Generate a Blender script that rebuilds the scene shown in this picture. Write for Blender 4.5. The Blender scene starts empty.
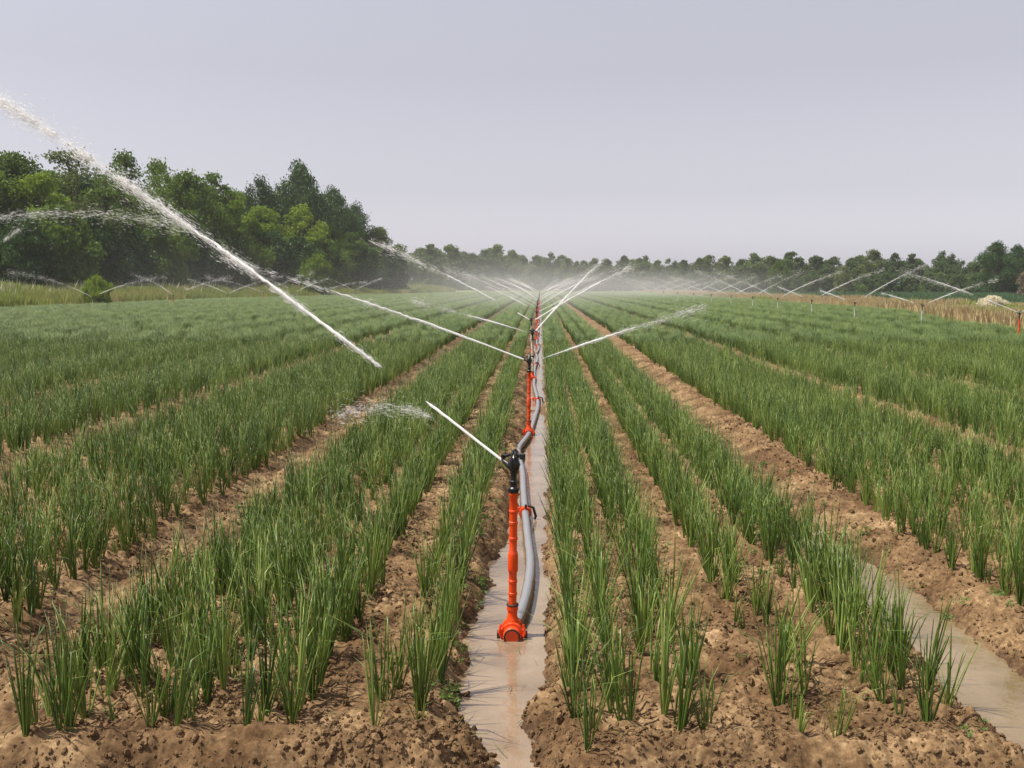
import bpy, math, random
import numpy as np
from mathutils import Vector, Matrix, Euler
R = math.radians
random.seed(7)
rng = np.random.default_rng(11)
scene = bpy.context.scene
COL = scene.collection

# ------------------------------------------------------------------ helpers
def link(name, data, parent=None):
    o = bpy.data.objects.new(name, data); COL.objects.link(o)
    if parent is not None: o.parent = parent
    return o

def tag(o, label=None, cat=None, group=None, kind=None):
    for k, v in (('label', label), ('category', cat), ('group', group), ('kind', kind)):
        if v: o[k] = v
        elif k in o.keys(): del o[k]
    return o

def np_mesh(name, V, F, mat=None, smooth=False):
    """V (n,3) array, F list of (m,k) int arrays (each with its own k)."""
    me = bpy.data.meshes.new(name)
    V = np.asarray(V, dtype=np.float32)
    if not isinstance(F, (list, tuple)): F = [F]
    F = [np.asarray(f, dtype=np.int32) for f in F if len(f)]
    me.vertices.add(len(V)); me.vertices.foreach_set('co', V.ravel())
    loops = np.concatenate([f.ravel() for f in F])
    sizes = np.concatenate([np.full(len(f), f.shape[1], np.int32) for f in F])
    starts = np.concatenate([[0], np.cumsum(sizes)[:-1]]).astype(np.int32)
    me.loops.add(len(loops)); me.loops.foreach_set('vertex_index', loops)
    me.polygons.add(len(sizes)); me.polygons.foreach_set('loop_start', starts)
    if smooth: me.polygons.foreach_set('use_smooth', np.ones(len(sizes), bool))
    me.update(calc_edges=True); me.validate()
    if mat: me.materials.append(mat)
    return me

class MB:
    """collects tubes, boxes and lathes, then becomes ONE mesh."""
    def __init__(s): s.v = []; s.q = []; s.t = []; s.n = 0
    def add(s, V, Q=(), T=()):
        V = np.asarray(V, float)
        if len(Q): s.q.append(np.asarray(Q) + s.n)
        if len(T): s.t.append(np.asarray(T) + s.n)
        s.v.append(V); s.n += len(V)
    def tube(s, pts, rad, seg=10, caps=True):
        P = np.asarray(pts, float); n = len(P)
        rad = np.broadcast_to(np.asarray(rad, float), (n,))
        T = np.gradient(P, axis=0); T /= np.linalg.norm(T, axis=1)[:, None] + 1e-9
        up = np.array([0, 0, 1.]) if abs(T[0][2]) < .9 else np.array([1., 0, 0])
        V = []
        for i in range(n):
            a = np.cross(T[i], up); a /= np.linalg.norm(a) + 1e-9; b = np.cross(a, T[i])
            up = b
            for k in range(seg):
                an = 2 * math.pi * k / seg
                V.append(P[i] + rad[i] * (math.cos(an) * a + math.sin(an) * b))
        Q = [[i * seg + k, i * seg + (k + 1) % seg, (i + 1) * seg + (k + 1) % seg, (i + 1) * seg + k] for i in range(n - 1) for k in range(seg)]
        T3 = []
        if caps:
            V += [P[0], P[-1]]; c0, c1 = n * seg, n * seg + 1
            T3 += [[c0, (k + 1) % seg, k] for k in range(seg)]
            T3 += [[c1, (n - 1) * seg + k, (n - 1) * seg + (k + 1) % seg] for k in range(seg)]
        s.add(V, Q, T3)
    def lathe(s, prof, seg=20, at=(0, 0, 0), M=None):
        """prof: (r, z) list along +Z; M optional 3x3"""
        V = []
        for r, z in prof:
            for k in range(seg):
                a = 2 * math.pi * k / seg; V.append((r * math.cos(a), r * math.sin(a), z))
        n = len(prof)
        Q = [[i * seg + k, i * seg + (k + 1) % seg, (i + 1) * seg + (k + 1) % seg, (i + 1) * seg + k] for i in range(n - 1) for k in range(seg)]
        V = np.array(V, float)
        if M is not None: V = V @ np.asarray(M).T
        s.add(V + np.asarray(at), Q)
    def box(s, c, d, M=None):
        V = np.array([[x, y, z] for x in (-.5, .5) for y in (-.5, .5) for z in (-.5, .5)]) * np.asarray(d)
        if M is not None: V = V @ np.asarray(M).T
        s.add(V + np.asarray(c), [[0, 1, 3, 2], [4, 6, 7, 5], [0, 4, 5, 1], [2, 3, 7, 6], [0, 2, 6, 4], [1, 5, 7, 3]])
    def torus(s, c, R0, r, axis='y', a0=0, a1=360, n=24, seg=8):
        ang = np.radians(np.linspace(a0, a1, n))
        if axis == 'y': P = [(c[0] + R0 * math.cos(a), c[1], c[2] + R0 * math.sin(a)) for a in ang]
        else: P = [(c[0] + R0 * math.cos(a), c[1] + R0 * math.sin(a), c[2]) for a in ang]
        s.tube(P, r, seg)
    def mesh(s, name, mat, smooth=True):
        F = []
        if s.q: F.append(np.concatenate(s.q))
        if s.t: F.append(np.concatenate(s.t))
        me = np_mesh(name, np.concatenate(s.v), F, mat, smooth)
        if smooth:
            try: me.set_sharp_from_angle(angle=R(40))
            except Exception: pass
        return me

def copy_tree(o, parent=None):
    c = o.copy(); COL.objects.link(c)
    if parent is not None: c.parent = parent
    for ch in [x for x in o.children]: copy_tree(ch, c)
    return c

def _h(ix, iy, seed):
    n = (ix.astype(np.int64) * 374761393 + iy.astype(np.int64) * 668265263 + seed * 1442695041) & 0xffffffff
    n = ((n ^ (n >> 13)) * 1274126177) & 0xffffffff
    n = n ^ (n >> 16)
    return (n & 0xffffff) / float(0xffffff)
def vnoise(x, y, seed=0):
    x = np.asarray(x, float); y = np.asarray(y, float)
    xi = np.floor(x); yi = np.floor(y); fx = x - xi; fy = y - yi
    fx = fx * fx * (3 - 2 * fx); fy = fy * fy * (3 - 2 * fy)
    a = _h(xi, yi, seed); b = _h(xi + 1, yi, seed); c = _h(xi, yi + 1, seed); d = _h(xi + 1, yi + 1, seed)
    return (a * (1 - fx) + b * fx) * (1 - fy) + (c * (1 - fx) + d * fx) * fy - .5
def worley(x, y, seed=0):
    x = np.asarray(x, float); y = np.asarray(y, float)
    xi = np.floor(x); yi = np.floor(y); best = np.full(np.broadcast(x, y).shape, 9.)
    for dx in (-1, 0, 1):
        for dy in (-1, 0, 1):
            px = xi + dx + _h(xi + dx, yi + dy, seed); py = yi + dy + _h(xi + dx, yi + dy, seed + 5)
            best = np.minimum(best, (px - x) ** 2 + (py - y) ** 2)
    return np.sqrt(best)
def sstep(a, b, x):
    t = np.clip((x - a) / (b - a), 0, 1); return t * t * (3 - 2 * t)

# ------------------------------------------------------------------ materials
def new_mat(name):
    m = bpy.data.materials.new(name); m.use_nodes = True
    nt = m.node_tree; b = nt.nodes.get('Principled BSDF')
    return m, nt, b
def N(nt, t, **kw):
    n = nt.nodes.new(t)
    for k, v in kw.items():
        if k.startswith('i_'):
            n.inputs[k[2:].replace('_', ' ')].default_value = v
        else: setattr(n, k, v)
    return n
def ramp(nt, stops):
    r = nt.nodes.new('ShaderNodeValToRGB'); e = r.color_ramp.elements
    while len(e) < len(stops): e.new(.5)
    for el, (p, c) in zip(e, stops): el.position = p; el.color = (*c, 1)
    return r
def simple(name, col, rough=.5, var=.15, scale=20, spec=.5, metal=0):
    m, nt, b = new_mat(name); L = nt.links.new
    tc = N(nt, 'ShaderNodeTexCoord'); no = N(nt, 'ShaderNodeTexNoise'); no.inputs['Scale'].default_value = scale; no.inputs['Detail'].default_value = 5
    L(tc.outputs['Object'], no.inputs['Vector'])
    r = ramp(nt, [(.3, [c * (1 - var) for c in col]), (.7, [min(1, c * (1 + var)) for c in col])])
    L(no.outputs['Fac'], r.inputs['Fac']); L(r.outputs['Color'], b.inputs['Base Color'])
    b.inputs['Roughness'].default_value = rough; b.inputs['Specular IOR Level'].default_value = spec; b.inputs['Metallic'].default_value = metal
    return m

def leaf_mat(name, cols, rough=.45, transl=.25, spec=.4, tipcol=None):
    m, nt, b = new_mat(name); L = nt.links.new
    oi = N(nt, 'ShaderNodeObjectInfo'); geo = N(nt, 'ShaderNodeNewGeometry')
    ma = N(nt, 'ShaderNodeMath', operation='MULTIPLY_ADD'); ma.inputs[1].default_value = .55
    L(oi.outputs['Random'], ma.inputs[0])
    mb = N(nt, 'ShaderNodeMath', operation='MULTIPLY'); mb.inputs[1].default_value = .45
    L(geo.outputs['Random Per Island'], mb.inputs[0]); L(mb.outputs[0], ma.inputs[2])
    st = [(i / (len(cols) - 1), c) for i, c in enumerate(cols)]
    r = ramp(nt, st); L(ma.outputs[0], r.inputs['Fac'])
    L(r.outputs['Color'], b.inputs['Base Color'])
    b.inputs['Roughness'].default_value = rough; b.inputs['Specular IOR Level'].default_value = spec
    if transl:
        tr = N(nt, 'ShaderNodeBsdfTranslucent'); mx = N(nt, 'ShaderNodeMixShader'); mx.inputs[0].default_value = transl
        hs = N(nt, 'ShaderNodeHueSaturation'); hs.inputs['Value'].default_value = 1.5; hs.inputs['Hue'].default_value = .485
        L(r.outputs['Color'], hs.inputs['Color']); L(hs.outputs[0], tr.inputs['Color'])
        L(b.outputs[0], mx.inputs[1]); L(tr.outputs[0], mx.inputs[2])
        L(mx.outputs[0], nt.nodes['Material Output'].inputs['Surface'])
    return m

M_onion = leaf_mat('onion_leaf', [(.030, .060, .013), (.080, .142, .023), (.168, .248, .042), (.40, .47, .14)], rough=.36, transl=.22, spec=.6)
M_onion_far = leaf_mat('onion_leaf_far', [(.048, .090, .022), (.096, .158, .034), (.21, .275, .072)], rough=.42, transl=.22, spec=.5)
M_yellowleaf = leaf_mat('yellow_leaf', [(.20, .19, .05), (.30, .26, .10)], rough=.6, transl=.2)
M_weed = leaf_mat('weed_leaf', [(.07, .13, .025), (.12, .19, .035)], rough=.5, transl=.3)
M_verge = leaf_mat('verge_grass', [(.12, .19, .03), (.22, .27, .06), (.38, .36, .14)], rough=.6, transl=.25)
M_tan = leaf_mat('dry_grass', [(.24, .18, .08), (.36, .27, .13), (.44, .36, .20), (.22, .21, .08)], rough=.7, transl=.2)
M_cream = leaf_mat('cream_blossom', [(.55, .50, .36), (.70, .65, .50)], rough=.7, transl=.2)
M_crop2 = leaf_mat('far_crop', [(.05, .10, .045), (.07, .13, .05)], rough=.5, transl=.15)
G_mid = leaf_mat('leaf_mid_green', [(.050, .098, .012), (.085, .150, .018), (.120, .195, .022)], rough=.6, spec=.2, transl=.3)
G_bright = leaf_mat('leaf_bright_green', [(.095, .165, .010), (.140, .225, .015), (.190, .270, .025)], rough=.6, spec=.2, transl=.35)
G_dark = leaf_mat('leaf_dark_green', [(.022, .058, .012), (.034, .082, .016), (.052, .108, .022)], rough=.55, spec=.25, transl=.2)
G_olive = leaf_mat('leaf_olive', [(.070, .105, .028), (.105, .140, .038), (.14, .175, .055)], rough=.6, spec=.2, transl=.3)
G_farA = leaf_mat('leaf_far_green', [(.065, .110, .030), (.095, .145, .042), (.125, .180, .055)], rough=.6, spec=.2, transl=.3)
G_farB = leaf_mat('leaf_far_dark', [(.045, .080, .026), (.062, .105, .032), (.085, .130, .040)], rough=.6, spec=.2, transl=.3)
G_pale = leaf_mat('leaf_pale', [(.12, .15, .055), (.17, .20, .08), (.21, .24, .10)], transl=.3)
G_brown = leaf_mat('leaf_brown', [(.15, .115, .07), (.21, .165, .10), (.26, .21, .13)], transl=.2)
M_bark = simple('bark', (.09, .07, .05), .9, .4, 6, .2)

M_orange = simple('orange_plastic', (.74, .062, .006), .34, .10, 18, .5)
M_creamtube = simple('cream_plastic', (.55, .48, .36), .45, .12, 12)
M_greytube = simple('pale_grey_plastic', (.50, .49, .46), .45, .12, 12)
M_black = simple('black_plastic', (.012, .012, .013), .38, .3, 30)
M_rubber = simple('dark_rubber', (.02, .018, .016), .7, .3, 30)
M_steel = simple('spring_steel', (.45, .45, .45), .35, .1, 20, .5, 1)
# orange weathering: a little mud splash near the foot of each riser
for mm in (M_orange,):
    nt = mm.node_tree; b = nt.nodes['Principled BSDF']; L = nt.links.new
    src = b.inputs['Base Color'].links[0].from_socket
    tc = N(nt, 'ShaderNodeTexCoord'); no = N(nt, 'ShaderNodeTexNoise'); no.inputs['Scale'].default_value = 26; no.inputs['Detail'].default_value = 6
    L(tc.outputs['Object'], no.inputs['Vector'])
    cr = ramp(nt, [(.60, (0, 0, 0)), (.74, (1, 1, 1))]); L(no.outputs['Fac'], cr.inputs['Fac'])
    mf = N(nt, 'ShaderNodeMath', operation='MULTIPLY'); mf.inputs[1].default_value = .7; L(cr.outputs['Color'], mf.inputs[0])
    mx = N(nt, 'ShaderNodeMix', data_type='RGBA'); L(mf.outputs[0], mx.inputs['Factor']); L(src, mx.inputs['A']); mx.inputs['B'].default_value = (.33, .12, .045, 1)
    L(mx.outputs['Result'], b.inputs['Base Color'])

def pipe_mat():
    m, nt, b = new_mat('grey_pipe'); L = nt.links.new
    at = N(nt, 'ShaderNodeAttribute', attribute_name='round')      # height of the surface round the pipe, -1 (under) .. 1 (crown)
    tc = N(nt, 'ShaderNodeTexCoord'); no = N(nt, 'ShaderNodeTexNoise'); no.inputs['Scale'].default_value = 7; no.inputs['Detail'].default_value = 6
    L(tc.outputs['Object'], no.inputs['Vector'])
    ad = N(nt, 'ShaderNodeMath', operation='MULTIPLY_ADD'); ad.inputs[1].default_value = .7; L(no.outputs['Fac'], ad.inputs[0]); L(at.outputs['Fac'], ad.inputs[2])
    cr = ramp(nt, [(.93, (.15, .095, .055)), (1.13, (.21, .21, .235))]); L(ad.outputs[0], cr.inputs['Fac'])  # brown lower sides: mud, with the soil's reflection also put into the colour
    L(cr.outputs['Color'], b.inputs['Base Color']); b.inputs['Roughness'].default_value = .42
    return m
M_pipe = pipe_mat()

def soil_mat(bump=True):
    m, nt, b = new_mat('soil'); L = nt.links.new
    tc = N(nt, 'ShaderNodeTexCoord'); ge = N(nt, 'ShaderNodeNewGeometry')
    def noise(sc, det, rough=.6):
        n = N(nt, 'ShaderNodeTexNoise'); n.inputs['Scale'].default_value = sc; n.inputs['Detail'].default_value = det; n.inputs['Roughness'].default_value = rough
        L(tc.outputs['Object'], n.inputs['Vector']); return n
    n1 = noise(3.2, 8, .68); n2 = noise(42, 6, .7); n3 = noise(.5, 3)
    a = N(nt, 'ShaderNodeMath', operation='MULTIPLY_ADD'); a.inputs[1].default_value = .5; L(n1.outputs['Fac'], a.inputs[0])
    a2 = N(nt, 'ShaderNodeMath', operation='MULTIPLY'); a2.inputs[1].default_value = .5; L(n2.outputs['Fac'], a2.inputs[0]); L(a2.outputs[0], a.inputs[2])
    r = ramp(nt, [(.35, (.038, .022, .010)), (.45, (.125, .074, .035)), (.54, (.215, .136, .069)), (.66, (.40, .280, .160))]); L(a.outputs[0], r.inputs['Fac'])
    # damp soil at the water's edge: a wet skin that follows the height above the water line
    sx = N(nt, 'ShaderNodeSeparateXYZ'); L(ge.outputs['Position'], sx.inputs[0])
    ad = N(nt, 'ShaderNodeMath', operation='MULTIPLY_ADD'); ad.inputs[1].default_value = .05; L(n1.outputs['Fac'], ad.inputs[0]); L(sx.outputs['Z'], ad.inputs[2])
    wet = N(nt, 'ShaderNodeMapRange'); wet.inputs['From Min'].default_value = -.077; wet.inputs['From Max'].default_value = -.028; wet.inputs['To Min'].default_value = 1; wet.inputs['To Max'].default_value = 0
    L(ad.outputs[0], wet.inputs['Value'])
    wm = N(nt, 'ShaderNodeMix', data_type='RGBA', blend_type='MULTIPLY'); wm.inputs['B'].default_value = (.62, .55, .48, 1)
    n3.inputs['Scale'].default_value = 1.6; n3.inputs['Detail'].default_value = 6
    pr = ramp(nt, [(.40, (.62, .56, .50)), (.56, (1, 1, 1))]); L(n3.outputs['Fac'], pr.inputs['Fac'])
    pm = N(nt, 'ShaderNodeMix', data_type='RGBA', blend_type='MULTIPLY'); pm.inputs['Factor'].default_value = 1; L(r.outputs['Color'], pm.inputs['A']); L(pr.outputs['Color'], pm.inputs['B'])
    L(wet.outputs[0], wm.inputs['Factor']); L(pm.outputs['Result'], wm.inputs['A'])
    L(wm.outputs['Result'], b.inputs['Base Color'])
    rr = N(nt, 'ShaderNodeMapRange'); rr.inputs['To Min'].default_value = .92; rr.inputs['To Max'].default_value = .55; L(wet.outputs[0], rr.inputs['Value']); L(rr.outputs[0], b.inputs['Roughness'])
    b.inputs['Specular IOR Level'].default_value = .25
    n4 = noise(75, 4, .7); bp = N(nt, 'ShaderNodeBump'); bp.inputs['Strength'].default_value = .55; bp.inputs['Distance'].default_value = .006 if bump else 0
    L(n4.outputs['Fac'], bp.inputs['Height']); L(bp.outputs[0], b.inputs['Normal'])
    return m
M_soil = soil_mat(); M_clod = soil_mat(False)
for n_ in M_clod.node_tree.nodes:
    if n_.type == 'VALTORGB':
        for e_ in n_.color_ramp.elements: e_.color = (e_.color[0] * .95, e_.color[1] * .95, e_.color[2] * .95, 1)

def water_mat(name, c0, c1):
    m, nt, b = new_mat(name); L = nt.links.new
    tc = N(nt, 'ShaderNodeTexCoord'); n = N(nt, 'ShaderNodeTexNoise'); n.inputs['Scale'].default_value = 4; n.inputs['Detail'].default_value = 6
    L(tc.outputs['Object'], n.inputs['Vector']); r = ramp(nt, [(.35, c0), (.65, c1)]); L(n.outputs['Fac'], r.inputs['Fac'])
    L(r.outputs['Color'], b.inputs['Base Color']); b.inputs['Roughness'].default_value = .02; b.inputs['IOR'].default_value = 1.45; b.inputs['Specular IOR Level'].default_value = .85
    n2 = N(nt, 'ShaderNodeTexNoise'); n2.inputs['Scale'].default_value = 24; n2.inputs['Detail'].default_value = 3; L(tc.outputs['Object'], n2.inputs['Vector'])
    bp = N(nt, 'ShaderNodeBump'); bp.inputs['Strength'].default_value = .3; bp.inputs['Distance'].default_value = .01; L(n2.outputs['Fac'], bp.inputs['Height']); L(bp.outputs[0], b.inputs['Normal'])
    return m
M_water = water_mat('muddy_water', (.18, .126, .080), (.265, .196, .132))
M_water2 = water_mat('muddy_green_water', (.16, .112, .055), (.25, .185, .112))

def spray_mat(name, alpha):
    m, nt, b = new_mat(name); L = nt.links.new
    b.inputs['Base Color'].default_value = (.97, .97, .97, 1); b.inputs['Roughness'].default_value = .25
    tr = N(nt, 'ShaderNodeBsdfTranslucent'); tr.inputs['Color'].default_value = (.98, .98, .98, 1)
    mx = N(nt, 'ShaderNodeMixShader'); mx.inputs[0].default_value = .5; L(b.outputs[0], mx.inputs[1]); L(tr.outputs[0], mx.inputs[2])
    tp = N(nt, 'ShaderNodeBsdfTransparent'); m2 = N(nt, 'ShaderNodeMixShader'); m2.inputs[0].default_value = alpha
    L(tp.outputs[0], m2.inputs[1]); L(mx.outputs[0], m2.inputs[2]); L(m2.outputs[0], nt.nodes['Material Output'].inputs['Surface'])
    return m
M_jet = spray_mat('water_jet_foam', .92)
M_drop = spray_mat('water_droplets', .52); M_jetfar = spray_mat('far_jet_foam', .55)

def grass_sheet(name, c):
    return simple(name, c, .9, .35, 1.5, .1)

def vol_mat(name, col, dens, aniso=0.):
    m = bpy.data.materials.new(name); m.use_nodes = True; nt = m.node_tree
    nt.nodes.remove(nt.nodes['Principled BSDF'])
    v = nt.nodes.new('ShaderNodeVolumePrincipled'); v.inputs['Color'].default_value = (*col, 1); v.inputs['Density'].default_value = dens; v.inputs['Anisotropy'].default_value = aniso
    nt.links.new(v.outputs[0], nt.nodes['Material Output'].inputs['Volume'])
    return m

# ------------------------------------------------------------------ scatter (only for kind = stuff)
def scatter(name, protos, pts, rot, scl, idx, label, cat):
    pc = bpy.data.collections.new(name + '_source')
    for p in protos: pc.objects.link(p)
    me = bpy.data.meshes.new(name); me.vertices.add(len(pts)); me.vertices.foreach_set('co', np.asarray(pts, np.float32).ravel())
    for an, ty, dat in (('rot', 'FLOAT_VECTOR', rot), ('scl', 'FLOAT', scl), ('idx', 'INT', idx)):
        a = me.attributes.new(an, ty, 'POINT')
        a.data.foreach_set('vector' if ty == 'FLOAT_VECTOR' else 'value', np.asarray(dat, np.int32 if ty == 'INT' else np.float32).ravel())
    me.update()
    o = link(name, me)
    ng = bpy.data.node_groups.new(name + '_nodes', 'GeometryNodeTree')
    ng.interface.new_socket('Geometry', in_out='INPUT', socket_type='NodeSocketGeometry')
    ng.interface.new_socket('Geometry', in_out='OUTPUT', socket_type='NodeSocketGeometry')
    n = ng.nodes; L = ng.links.new
    gi = n.new('NodeGroupInput'); go = n.new('NodeGroupOutput'); iop = n.new('GeometryNodeInstanceOnPoints')
    ci = n.new('GeometryNodeCollectionInfo'); ci.inputs['Collection'].default_value = pc; ci.inputs['Separate Children'].default_value = True; ci.inputs['Reset Children'].default_value = True
    def attr(nm, ty):
        a = n.new('GeometryNodeInputNamedAttribute'); a.data_type = ty; a.inputs['Name'].default_value = nm; return a.outputs['Attribute']
    e2r = n.new('FunctionNodeEulerToRotation')
    L(gi.outputs[0], iop.inputs['Points']); L(ci.outputs[0], iop.inputs['Instance']); iop.inputs['Pick Instance'].default_value = True
    L(attr('idx', 'INT'), iop.inputs['Instance Index']); L(attr('rot', 'FLOAT_VECTOR'), e2r.inputs[0]); L(e2r.outputs[0], iop.inputs['Rotation']); L(attr('scl', 'FLOAT'), iop.inputs['Scale'])
    L(iop.outputs[0], go.inputs[0])
    md = o.modifiers.new('scatter', 'NODES'); md.node_group = ng
    tag(o, label, cat, None, 'stuff')
    return o

# ------------------------------------------------------------------ camera
CAM_H = 1.6
cam = bpy.data.cameras.new('camera'); co = link('camera', cam)
cam.sensor_width = 36; cam.lens = 1000 / 1024 * 36; cam.clip_start = .05; cam.clip_end = 3000
YAW, PIT = R(1.653), R(5.654)
co.location = (0, 0, CAM_H); co.rotation_euler = (math.pi / 2 - PIT, 0, YAW); scene.camera = co
def proj(X, Y, Z):
    X = np.asarray(X, float); Y = np.asarray(Y, float); Z = np.asarray(Z, float) - CAM_H
    r = X * math.cos(YAW) + Y * math.sin(YAW); f = -X * math.sin(YAW) + Y * math.cos(YAW)
    d = f * math.cos(PIT) - Z * math.sin(PIT); u = f * math.sin(PIT) + Z * math.cos(PIT)
    return 512 + 1000 * r / d, 384 - 1000 * u / d

# ------------------------------------------------------------------ terrain
C0, C1, C2 = -.11, 1.86, -2.2
OTHER = [(-4.65 - 2.3 * k) for k in range(13)] + [(4.3 + 2.25 * k) for k in range(8)]
def front_edge(x): return 3.29 + .10 * vnoise(x * 1.1, x * 0 + 3, 4) + .05 * vnoise(x * 6, x * 0, 9)
def height(x, y, detail=True):
    x = np.asarray(x, float); y = np.asarray(y, float)
    w = .05 * vnoise(x * 0 + 1, y * 1.3, 21) + .03 * vnoise(x * 2, y * 5, 22)
    z = np.zeros(np.broadcast(x, y).shape)
    def fur(c, b, s, dep):
        d = np.abs(x - c - w); return -dep * (1 - sstep(b, s, d))
    rise = .055 * (vnoise(x * 0, y * .45, 31) + .25) * sstep(6, 14, y)
    narrow = sstep(4.6, 7.2, y); tip = 1 - sstep(3.35, 4.05, y)
    d0 = np.abs(x - (C0 - .05 * (1 - narrow) * (1 - tip) + .06 * narrow) - w - .09 * vnoise(x * 4, y * 3.2, 41) - .05 * vnoise(x * 11, y * 9, 42)); b0 = .060 - .015 * narrow - .06 * tip + .07 * np.exp(-((y - 4.6) / .42) ** 2); s0 = .33 - .05 * narrow - .03 * tip
    z += (-.150 + rise + .028 * tip) * (1 - sstep(b0, s0, d0))
    d1 = x - C1 - w * .6
    z += -(.142 - .07 * sstep(5.0, 7.0, y)) * np.where(d1 < 0, 1 - sstep(.09, .26, -d1), 1 - sstep(.07, .42, d1))
    d2 = np.abs(x - C2 - w); z += -.085 * (1 - sstep(.16, .42, d2)) + .035 * (1 - sstep(0, .2, np.abs(d2)))
    for c in OTHER[:2] + OTHER[13:15]: z += fur(c, .14, .36, .09)
    near = 1 - sstep(18, 40, y)
    z += .030 * vnoise(x * 2.3, y * 2.3, 1) * (.3 + .7 * near)
    if detail:
        dry = sstep(-.13, -.05, z)
        z += near * (.35 + .65 * dry) * (.030 * vnoise(x * 8, y * 8, 2) + .040 * (.5 - worley(x * 13, y * 13, 7)) * np.clip(vnoise(x * 3, y * 3, 8) * 1.6 + .7, .1, 1.3) + .038 * (.5 - worley(x * 22, y * 22, 3)) * np.clip(vnoise(x * 5, y * 5, 18) * 1.5 + .8, .2, 1.4) + .022 * vnoise(x * 40, y * 40, 5))
    e = front_edge(x)
    fr = 1 - sstep(-.06, .03, y - e)
    ridge = np.exp(-((y - e - .08) / .07) ** 2) * .028 * (1 - (1 - sstep(.2, .34, d0)))
    z = z + ridge * sstep(-.06, -.02, z + .001)
    z = np.where(fr > 0, z * (1 - fr) + (-.075 + .25 * (z - np.minimum(z, 0)) + .022 * vnoise(x * 7, y * 7, 12) + .022 * vnoise(x * 30, y * 30, 13) + .046 * (.5 - worley(x * 19, y * 19, 23)) * np.clip(vnoise(x * 4, y * 4, 28) * 1.6 + .8, .2, 1.4)) * fr, z)
    return z

def axis_x():
    a = [0.]; 
    while a[-1] < 290:
        d = a[-1]; a.append(d + (.0135 if d < 3.0 else .0135 + (d - 3.0) * .06 if d < 40 else 12))
    a = np.array(a); return np.concatenate([-a[:0:-1], a])
def axis_y():
    a = [3.2]
    while a[-1] < 470:
        d = a[-1]; a.append(d + (max(.011, .0036 * (d - .5)) if d < 24 else .03 * d))
    return np.concatenate([[-28, -15, -8, -4, -1, .5, 1.5, 2.2, 2.6, 2.9], np.array(a)])
gx, gy = axis_x(), axis_y()
GX, GY = np.meshgrid(gx, gy)
GZ = height(GX, GY)
nx, ny = len(gx), len(gy)
V = np.stack([GX.ravel(), GY.ravel(), GZ.ravel()], 1)
i = np.arange(nx - 1)[None, :] + nx * np.arange(ny - 1)[:, None]
F = np.stack([i, i + 1, i + nx + 1, i + nx], -1).reshape(-1, 4)
print('terrain', nx, ny)
o = link('soil_ground', np_mesh('soil_ground', V, F, M_soil, False)); tag(o, 'brown clod-strewn soil of the onion field', 'ground', None, 'structure')

def sheet(name, x0, x1, y0, y1, z, mat, n=(2, 2), label=None):
    xs, ys = np.linspace(x0, x1, n[0]), np.linspace(y0, y1, n[1]); A, B = np.meshgrid(xs, ys)
    V = np.stack([A.ravel(), B.ravel(), np.full(A.size, z)], 1)
    i = np.arange(n[0] - 1)[None, :] + n[0] * np.arange(n[1] - 1)[:, None]
    F = np.stack([i, i + 1, i + n[0] + 1, i + n[0]], -1).reshape(-1, 4)
    o = link(name, np_mesh(name, V, F, mat)); tag(o, label, None, None, 'structure'); return o
WZ = -.100
XL = lambda Y: np.interp(Y, [0, 90, 111, 150, 200], [-33, -33, -30, -22, -14])
sheet('puddle_water', -.62, .42, 2.9, 70, WZ, M_water, label='muddy water lying in the furrow under the pipe')
sheet('puddle_water', 1.45, 2.4, 2.9, 13, WZ + .012, M_water2, label='muddy water lying in the furrow right of the pipe')
yy = np.array([18, 90, 111, 150, 200, 420.]); xr_ = np.append(XL(yy[:5]), -14) - .6
V = np.array([(-130, y, .02) for y in yy] + [(x, y, .02) for x, y in zip(xr_, yy)]); F = np.array([[k, k + 6, k + 7, k + 1] for k in range(5)])
o = link('grass_verge', np_mesh('grass_verge', V, F, grass_sheet('verge_ground', (.20, .21, .07)))); tag(o, 'weedy grass verge by the woods', None, None, 'structure')
sheet('grass_verge', 15.4, 27, 10, 320, .02, grass_sheet('tan_verge_ground', (.26, .185, .075)), label='tan dry grass verge right of the crop')
sheet('far_crop_ground', 27.2, 200, 10, 420, .03, grass_sheet('far_crop_green', (.05, .10, .04)), label='green crop strip beyond the tan verge')

# ------------------------------------------------------------------ onions
def leaf_tubes(leaves, seg=4, rings=6):
    """leaves: list of (base xyz, azimuth, lean, length, bend, radius, kink)"""
    V = []; Q = []; T = []; n = 0
    for (bx, by, bz, az, lean, ln, bend, rad, kink) in leaves:
        ts = np.linspace(0, 1, rings)
        P = []; p = np.array([bx, by, bz], float); a = lean
        for j in range(rings):
            P.append(p.copy())
            a2 = lean + bend * ts[j] ** 2 + (kink if ts[j] > .62 else 0)
            st = ln / (rings - 1)
            p = p + st * np.array([math.sin(a2) * math.cos(az), math.sin(a2) * math.sin(az), math.cos(a2)])
        s1 = np.array([-math.sin(az), math.cos(az), 0])
        s2 = np.array([math.cos(az), math.sin(az), -.2])
        for j in range(rings - 1):
            t = ts[j]; r = rad * (.75 + .7 * t if t < .35 else 1.0 - .85 * ((t - .35) / .65) ** 1.3)
            if rings < 5: r = rad * (1 - .7 * t)
            for k in range(seg):
                an = 2 * math.pi * k / seg
                V.append(P[j] + r * (math.cos(an) * s1 + .75 * math.sin(an) * s2))
        V.append(P[-1]); tip = n + (rings - 1) * seg
        for j in range(rings - 2):
            for k in range(seg): Q.append([n + j * seg + k, n + j * seg + (k + 1) % seg, n + (j + 1) * seg + (k + 1) % seg, n + (j + 1) * seg + k])
        b = n + (rings - 2) * seg
        for k in range(seg): T.append([b + k, b + (k + 1) % seg, tip])
        n = tip + 1
    return np.array(V), np.array(Q), np.array(T)

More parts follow.
